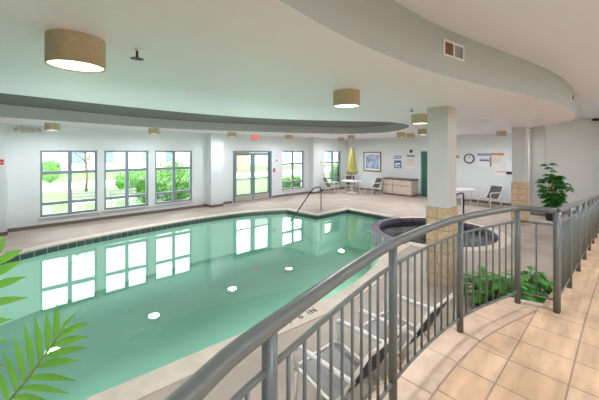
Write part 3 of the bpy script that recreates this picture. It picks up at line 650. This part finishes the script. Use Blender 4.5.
# umbrella
e = empty('patio_umbrella', (TA.x, TA.y, 0)); tag(e, 'closed yellow patio umbrella standing through the round table', 'umbrella')
MB().tube([(0, 0, .05), (0, 0, 2.78)], .02, 10).build('pole', white_m, e); MB().lathe([(.0001, .1), (.05, .1), (.06, .07), (.27, .06), (.29, .0), (.0001, 0)], 30).build('base', white_m, e)
m = MB(); n = 48; prof = [(.03, 2.68), (.08, 2.5), (.13, 2.2), (.17, 1.9), (.21, 1.6), (.25, 1.3), (.28, 1.12), (.25, 1.16)]; vs = []
for r, z in prof:
    for k in range(n): a = 2*math.pi*k/n; q = r*(1+.22*math.cos(8*a)*min(1, r/.1)); vs.append((q*math.cos(a), q*math.sin(a), z+(.05*math.cos(8*a) if z < 1.2 else 0)))
m.add(vs, [(i*n+k, i*n+(k+1) % n, (i+1)*n+(k+1) % n, (i+1)*n+k) for i in range(len(prof)-1) for k in range(n)], True); m.build('canopy', yellow_m, e)
MB().lathe([(.0001, 2.84), (.02, 2.82), (.03, 2.78), (.015, 2.74)], 12).build('finial', white_m, e); MB().tube([(.215*math.cos(2*math.pi*k/24), .215*math.sin(2*math.pi*k/24), 1.62) for k in range(24)], .018, 6, closed=True).build('tie_strap', yellow_m, e)
# ------------------------------------------------------------------ pool things
g0 = Vector((9.0, 8.38, 0))
e = empty('pool_grab_rail', g0); tag(e, 'dark bent grab rail at the pool steps', 'grab rail')
MB().tube(bez([(0, 0, 0), (0, 0, .98), (-.42, 0, .98), (-2.0, .0, -.5)], .16, 7), .022, 10).build('rail', grab_m, e); MB().cyl((0, 0), .05, 0, .02, 20).build('foot_flange', chrome_m, e)
gp = at(463.5, 216, 0.0)
gp = pd(463.5, 200, 10.35); gp.z = .02
e = empty('spa_handrail', gp); tag(e, 'dark navy curved handrail at the spa', 'handrail')
MB().tube(bez([(0, 0, 0), (0, 0, .99), (-.42, .1, .95), (-.5, .12, .3), (-.75, .14, -.4)], .14, 6), .028, 10).build('rail', navy_m, e); MB().cyl((0, 0), .055, 0, .025, 20).build('foot_flange', navy_m, e)
# pale depth tiles set in the waterline
# ------------------------------------------------------------------ plants
def blade(m, base, tip, width, droop, up=Vector((0, 0, 1)), n=6, fold=.25):
    base = Vector(base); tip = Vector(tip); ax = tip-base; L = ax.length; d = ax.normalized(); side = d.cross(up)
    if side.length < .1: side = d.cross(Vector((1, 0, 0)))
    side.normalize(); nrm = side.cross(d).normalized(); vs = []
    for i in range(n+1):
        t = i/n; w = width*(math.sin(math.pi*min(1, t*.9+.08))**.75)*(1-t**4); c = base+ax*t+Vector((0, 0, -droop*L*(t*t-t)*-1 if False else droop*L*(t-t*t)))
        vs += [c-side*w/2+nrm*w*fold, c, c+side*w/2+nrm*w*fold]
    m.add(vs, [f for i in range(n) for f in ((3*i, 3*i+1, 3*i+4, 3*i+3), (3*i+1, 3*i+2, 3*i+5, 3*i+4))], True)
def rot_to(v, axis, ang): return Matrix.Rotation(ang, 3, axis)@v
palm_base = Vector((-.62, 2.0, .36))
e = empty('potted_palm', (palm_base.x, palm_base.y, 0)); tag(e, 'green palm fronds reaching in at the lower left corner', 'potted palm'); O = Vector((palm_base.x, palm_base.y, 0))
MB().lathe([(.0001, 0), (.17, 0), (.22, .36), (.24, .38), (.21, .38), (.2, .32), (.0001, .32)], 32).build('pot', pot_m, e); MB().lathe([(.0001, .33), (.2, .33)], 24).build('soil', soil_m, e)
def frond(ctrl, leaflets, t0=.45, wl=.045, ll=.26, seed=1, plane=None):
    rnd = random.Random(seed); pts = spline(ctrl, 10); N = len(pts)
    MB().tube([p-O for p in pts], [.009*(1-.75*i/(N-1))+.001 for i in range(N)], 7).build('frond_stem', stem_m, e)
    m = MB()
    for k in range(leaflets):
        for sg in (-1, 1):
            t = t0+(1-t0)*(k+.5*(sg > 0))/leaflets; i = min(N-2, int(t*(N-1))); p = pts[i].lerp(pts[i+1], t*(N-1)-i); d = (pts[i+1]-pts[i]).normalized()
            pl = plane if plane is not None else d.cross(Vector((0, 0, 1))); side = (pl-d*pl.dot(d)).normalized()*sg
            u = (t-t0)/(1-t0); L = ll*(.75+.6*math.sin(math.pi*min(1, u*.8+.15)))*(.9+.2*rnd.random()); an = R(58-34*u)
            v = (d*math.cos(an)+side*math.sin(an)).normalized(); v = (v+Vector((0, 0, rnd.uniform(-.08, .08)))).normalized()
            blade(m, p-O, p-O+v*L, wl*(1-.25*u), .10, up=d.cross(side)*sg, fold=.18)
    blade(m, pts[-1]-O, pts[-1]-O+(pts[-1]-pts[-3]).normalized()*ll*.75, wl*.8, .05, up=Vector((0, 0, 1)))
    m.build('frond_leaves', palm_m, e)
cam_p = Vector((0, 0, CAMZ))
frond([palm_base, pd(-80, 540, 1.42), pd(-12, 430, 1.33), pd(28, 378, 1.27), pd(62, 332, 1.22)], 8, .55, .040, .165, 3, plane=RT*.9+Vector((0, 0, -.75)))
frond([palm_base, pd(-90, 500, 1.4), pd(-45, 390, 1.3), pd(-22, 310, 1.2), pd(-4, 258, 1.12)], 6, .58, .042, .15, 5, plane=RT+Vector((0, 0, .1)))
frond([palm_base, pd(-120, 500, 1.5), pd(-70, 430, 1.5), pd(-36, 385, 1.5), pd(-16, 365, 1.5)], 6, .5, .035, .12, 9, plane=RT*.3+Vector((0, 0, 1)))
frond([palm_base, palm_base+Vector((-.2, .1, .6)), palm_base+Vector((-.5, .2, 1.0)), palm_base+Vector((-.9, .3, 1.15))], 9, .3, .045, .3, 11)
# umbrella tree at right
tp = pd(553, 200, 10.6); tp.z = 0
e = empty('umbrella_tree', tp); tag(e, 'bushy green umbrella tree in black pot before beige wall', 'potted tree'); rnd = random.Random(4)
MB().lathe([(.0001, 0), (.2, 0), (.26, .42), (.28, .44), (.25, .44), (.24, .38), (.0001, .38)], 32).build('pot', pot_m, e)
m = MB(); lv = MB()
heads = []
for k in range(120):
    a = rnd.random()*6.283; rr = rnd.random()**.4; z = rnd.uniform(.50, 1.62); prof = .37*math.sin(math.pi*min(1, max(.12, (z-.42)/1.4)))**.6
    lump = 1+.22*math.sin(2.0*a+1)*math.sin(4*z)
    heads.append(Vector((rr*prof*lump*math.cos(a), rr*prof*lump*math.sin(a), z)))
heads += [Vector((-.12, .1, 1.86)), Vector((-.05, .0, 2.0)), Vector((-.2, .22, 1.96)), Vector((.12, 0, 1.74)), Vector((.36, -.34, 1.30)), Vector((.32, -.3, 1.2)), Vector((-.3, .3, 1.45)), Vector((-.3, .3, 1.25))]
for h in heads:
    c = Vector((rnd.uniform(-.05, .05), rnd.uniform(-.05, .05), max(.4, h.z-.5))); m.tube([c, c.lerp(h, .5)+Vector((0, 0, .05)), h], .004, 5, False)
    nl = 9; tilt = Vector((h.x, h.y, 0))*.9
    for j in range(nl):
        an = 6.283*j/nl+rnd.random()*.4; d = Vector((math.cos(an), math.sin(an), 0)); d.z = -.55-.6*d.dot(tilt)+rnd.uniform(-.15, .15); d.normalize()
        blade(lv, h, h+d*rnd.uniform(.15, .21), .085, .10, n=4, fold=.10)
for k in range(4): a = k*1.6; m.tube([(.06*math.cos(a), .06*math.sin(a), .38), (.1*math.cos(a), .1*math.sin(a), 1.0), (.12*math.cos(a), .12*math.sin(a), 1.4)], .013, 7)
m.build('stems', stem_m, e); lv.build('foliage', tree_m, e)
# leafy plants by the landing corner
def pothos(loc, r, h, n, seed, label, planter):
    rnd = random.Random(seed); e = empty('leafy_plant', loc); tag(e, label, 'plant', 'leafy plants below the landing corner'); lv = MB(); st = MB()
    MB().lathe([(.0001, 0), (.13, 0), (.17, .2), (.18, .22), (.155, .22), (.15, .17), (.0001, .17)], 24).build('pot', pot_m, e)
    for k in range(n):
        a = rnd.random()*6.283; q = rnd.random()**.6; z = h*(1-.55*q*q)*rnd.uniform(.7, 1.05); p = Vector((r*q*math.cos(a), r*q*math.sin(a), z))
        st.tube([(.05*math.cos(a), .05*math.sin(a), .17), p*.55+Vector((0, 0, z*.35)), p], .004, 4, False)
        d = Vector((math.cos(a+rnd.uniform(-.6, .6)), math.sin(a+rnd.uniform(-.6, .6)), rnd.uniform(-.7, .15))).normalized(); L = rnd.uniform(.17, .27)
        blade(lv, p, p+d*L, L*.55, .12, n=5, fold=.15)
    st.build('stems', stem_m, e); lv.build('leaves', pothos_m, e)
pothos((4.98, 1.10, 0), .27, .68, 110, 2, 'bright green leafy plant directly left of the railing corner post', 1)
pothos((5.62, .98, 0), .27, .62, 90, 6, 'dark leafy plant seen between the two railing corner posts', 1)
pothos((5.36, 1.52, 0), .22, .52, 60, 8, 'small leafy plant behind the others below the landing, nearest the pillar', 1)
# ------------------------------------------------------------------ outdoors
struct('lawn', MB().box((-30, WW+.25, -.3), (70, 80, -.05)), lawn_m, 'green lawn outside the windows', 'lawn')
struct('garden_path', MB().box((-30, WW+.25, -.05), (60, WW+2.0, -.02)), path_m, 'pale concrete patio along the windows', 'path')
m = MB(); m.box((-30, 24, -.05), (60, 30, -.02)); struct('driveway', m, path_m, 'pale concrete driveway beyond the lawn', 'path')
def bush(x, y, r, h, label, seed, name='garden_bush', group='bushes outside the windows', leafm=bush_m):
    rnd = random.Random(seed); e = empty(name, (x, y, -.05)); tag(e, label, 'bush', group); lv = MB(); st = MB()
    n = int(520*r)
    for k in range(n):
        a = rnd.random()*6.283; ph = math.acos(rnd.uniform(-.35, 1)); q = rnd.uniform(.72, 1.02)*(1+.12*math.sin(3*a+seed)+.1*math.sin(5*ph+a))
        d = Vector((math.sin(ph)*math.cos(a), math.sin(ph)*math.sin(a), math.cos(ph))); p = Vector((d.x*r*q, d.y*r*q, h*.5+d.z*h*.5*q)); p.z = max(.05, p.z)
        t = Vector((rnd.uniform(-1, 1), rnd.uniform(-1, 1), rnd.uniform(-.3, 1))).normalized(); v = (d*.6+t).normalized(); blade(lv, p, p+v*.16, .085, .1, n=3)
    for k in range(9): a = k*.7; st.tube([(0, 0, 0), (r*.35*math.cos(a), r*.35*math.sin(a), h*.4), (r*.7*math.cos(a), r*.7*math.sin(a), h*.7)], .015, 5)
    core = MB(); nn = 12
    core.lathe([(.01, .08)]+[(r*.78*math.sin(math.pi*k/8), h*.5-h*.42*math.cos(math.pi*k/8)) for k in range(1, 8)]+[(.01, h*.93)], 14)
    lv.add(core.v, core.f, True)
    st.build('branches', bark_m, e); lv.build('foliage', leafm, e)
def W(px, py, w): return on_w(px, py, w)
specs = [(142, 16.5, .85, 1.6, 'rounded bush filling right part of second window'), (128, 20, .8, 1.2, 'bush farther out behind second window'), (163, 16.0, .8, 1.3, 'bush at left of third window'), (173, 18.0, 1.0, 1.9, 'tall bush in the middle of third window'), (184, 16.4, .8, 1.2, 'bush at right of third window'), (168, 14.9, .5, .75, 'low shrub close to third window'), (180, 14.9, .5, .7, 'low shrub close to the right pane of third window'), (148, 15.0, .45, .65, 'low shrub between second and third windows'),
         (287, 14.4, .5, .75, 'low shrub below left pane of fourth window'), (299, 14.4, .55, .8, 'low shrub below right pane of fourth window'), (337, 14.6, .65, 1.4, 'bush outside the window behind umbrella table'), (50, 30, .9, 1.9, 'pale bush far out behind the first window')]
for k, (px, w, r, h, lb) in enumerate(specs):
    p = W(px, 170, w); bush(p.x, p.y, r, h, lb, k+20)
# tree behind first window
p = W(86, 170, 22); e = empty('garden_tree', (p.x, p.y, -.05)); tag(e, 'small tree on the lawn behind the first window', 'tree'); rnd = random.Random(3); tr = MB(); lv = MB()
tr.tube([(0, 0, 0), (.05, 0, 1.0), (-.03, .05, 2.0), (0, 0, 3.4)], [.09, .07, .055, .03], 8)
for k in range(16):
    a = k*2.4; z = 1.3+k*.13; q = Vector((1.1*math.cos(a), 1.1*math.sin(a), z+.9)); tr.tube([(0, 0, z), q*.5+Vector((0, 0, z*.5+.1)), q], [.03, .02, .008], 5)
    for j in range(26): r_ = Vector((rnd.gauss(0, .35), rnd.gauss(0, .35), rnd.gauss(0, .3))); t = Vector((rnd.uniform(-1, 1), rnd.uniform(-1, 1), rnd.uniform(-1, 1))).normalized(); blade(lv, q+r_, q+r_+t*.15, .07, .1, n=3)
tr.build('trunk', bark_m, e); lv.build('foliage', bush_m, e)
def house(x0, x1, y, h, wm, rf, label, wins, depth=8):
    e = empty('house', ((x0+x1)/2, y, -.05)); tag(e, label, 'building'); hw = (x1-x0)/2
    MB().box((-hw, 0, 0), (hw, depth, h)).build('walls', wm, e)
    m = MB(); o = .4; m.add([(-hw-o, -o, h), (hw+o, -o, h), (hw+o, depth+o, h), (-hw-o, depth+o, h), (-hw-o, depth/2, h+2.2), (hw+o, depth/2, h+2.2)], [(0, 1, 5, 4), (2, 3, 4, 5), (0, 4, 3), (1, 2, 5), (3, 2, 1, 0)]); m.build('roof', rf, e)
    for (a, b, c, d) in wins:
        q = MB(); q.box((a-.08, -.05, c-.08), (b+.08, .02, d+.08)); f = q.build('window_surround', house_m, e); MB().box((a, -.07, c), (b, -.05, d)).build('window_pane', hwin_m, f)
house(-14, 22, 46, 8.5, house_m, roof_m, 'long pale building beyond the first three windows', [(x, x+1.5, z, z+1.5) for x in (-15, -12, -7, -4, 1, 4, 9, 12) for z in (1, 4.4)])
house(18.6, 22.6, 34, 4.6, brick_m, roof_m, 'red brick building seen through the left door pane', [(-1.5, -.5, 1, 2.5)], 4)
house(31, 62, 40, 8.5, house_m, roof_m, 'pale building with blue grey windows beyond fourth window', [(x, x+1.4, z, z+1.5) for x in (-13, -10, -6, -2, 2, 6, 10) for z in (1, 4.4)])
def bench(px, w, label):
    p = W(px, 200, w); e = empty('garden_bench', (p.x, p.y, -.02), R(180)); tag(e, label, 'bench', 'grey benches on the patio')
    m = MB()
    for k in range(4): m.box((-.5, -.22+k*.12, .42), (.5, -.13+k*.12, .45))
    m.build('seat', grey_m, e); m = MB()
    for k in range(3): m.box((-.5, .26, .55+k*.13), (.5, .29, .64+k*.13))
    m.build('backrest', grey_m, e)
    for sx in (-.42, .42):
        for yy in (-.18, .24): MB().box((sx-.03, yy-.03, 0), (sx+.03, yy+.03, .42 if yy < 0 else .9)).build('leg', grey_m, e)
bench(84, 14.2, 'grey slatted bench outside the first window'); bench(121, 14.2, 'grey slatted bench outside the second window')
# ------------------------------------------------------------------ light
LAMP_W = 20; POOL_W = 19; WALK_W = 40
w = bpy.data.worlds.new('World'); bpy.context.scene.world = w; w.use_nodes = True
bg = w.node_tree.nodes['Background']; bg.inputs[0].default_value = (.93, .97, 1, 1); bg.inputs[1].default_value = 4.6
sd = bpy.data.lights.new('sun', 'SUN'); sd.energy = 4; sd.angle = R(3); sd.color = (1, .96, .9); so = bpy.data.objects.new('sun', sd); C.objects.link(so)
so.rotation_euler = Vector((-.35, -.55, 1)).to_track_quat('Z', 'Y').to_euler()
def area(name, loc, size, power, col=(.92, .95, 1.07), direction=(0, 0, -1), shape='DISK'):
    d = bpy.data.lights.new(name, 'AREA'); d.shape = shape; d.size = size; d.energy = power; d.color = col
    if shape == 'RECTANGLE': d.size_y = size*.6
    o = bpy.data.objects.new(name, d); C.objects.link(o); o.location = loc; o.rotation_euler = Vector(direction).to_track_quat('-Z', 'Y').to_euler(); return o
for p, lb in lamps: area('lamp_light', (p.x, p.y, 2.992), .32, LAMP_W)
for x, y in ((-2.5, -1.8), (.5, -1.8), (3.5, -1.8), (7, -1.8), (10.5, -1.8), (14, -1.8)): area('walkway_fill_light', (x, y, ZH-.03), .3, WALK_W, (.87, .95, 1.15))  # unseen fill lamps, added to light the walkway from above
for x, y, d in ((-2.2, 4.15, (.3, 1, .0)), (-.6, 3.8, (.1, 1, .0)), (1.0, 3.65, (0, 1, .0)), (2.6, 3.55, (0, 1, .0)), (4.2, 3.5, (0, 1, .0)), (5.6, 3.8, (0, 1, .0)), (6.9, 4.2, (0, 1, .0))):
    area('underwater_fill_light', (x, y, -.85), .9, POOL_W, (1, .98, 1), d)  # fill lights added under the water to brighten the basin
# ------------------------------------------------------------------ camera
cd = bpy.data.cameras.new('camera'); cd.sensor_width = 36; cd.lens = 36*F/599; cd.shift_y = -(200-HY)/599; cd.clip_start = .02; cd.clip_end = 300
co = bpy.data.objects.new('camera', cd); C.objects.link(co); co.location = (0, 0, CAMZ)
Mx = Matrix((RT, Vector((0, 0, 1)), -FW)).transposed(); co.rotation_euler = Mx.to_euler()
s = bpy.context.scene; s.camera = co
s.view_settings.view_transform = 'Standard'; s.view_settings.look = 'None'; s.view_settings.gamma = 1; s.view_settings.use_curve_mapping = False; s.view_settings.exposure = 0.85
s.cycles.max_bounces = 10; s.cycles.diffuse_bounces = 6; s.cycles.transparent_max_bounces = 16; s.cycles.use_denoising = True; s.cycles.caustics_reflective = False; s.cycles.sample_clamp_indirect = 6
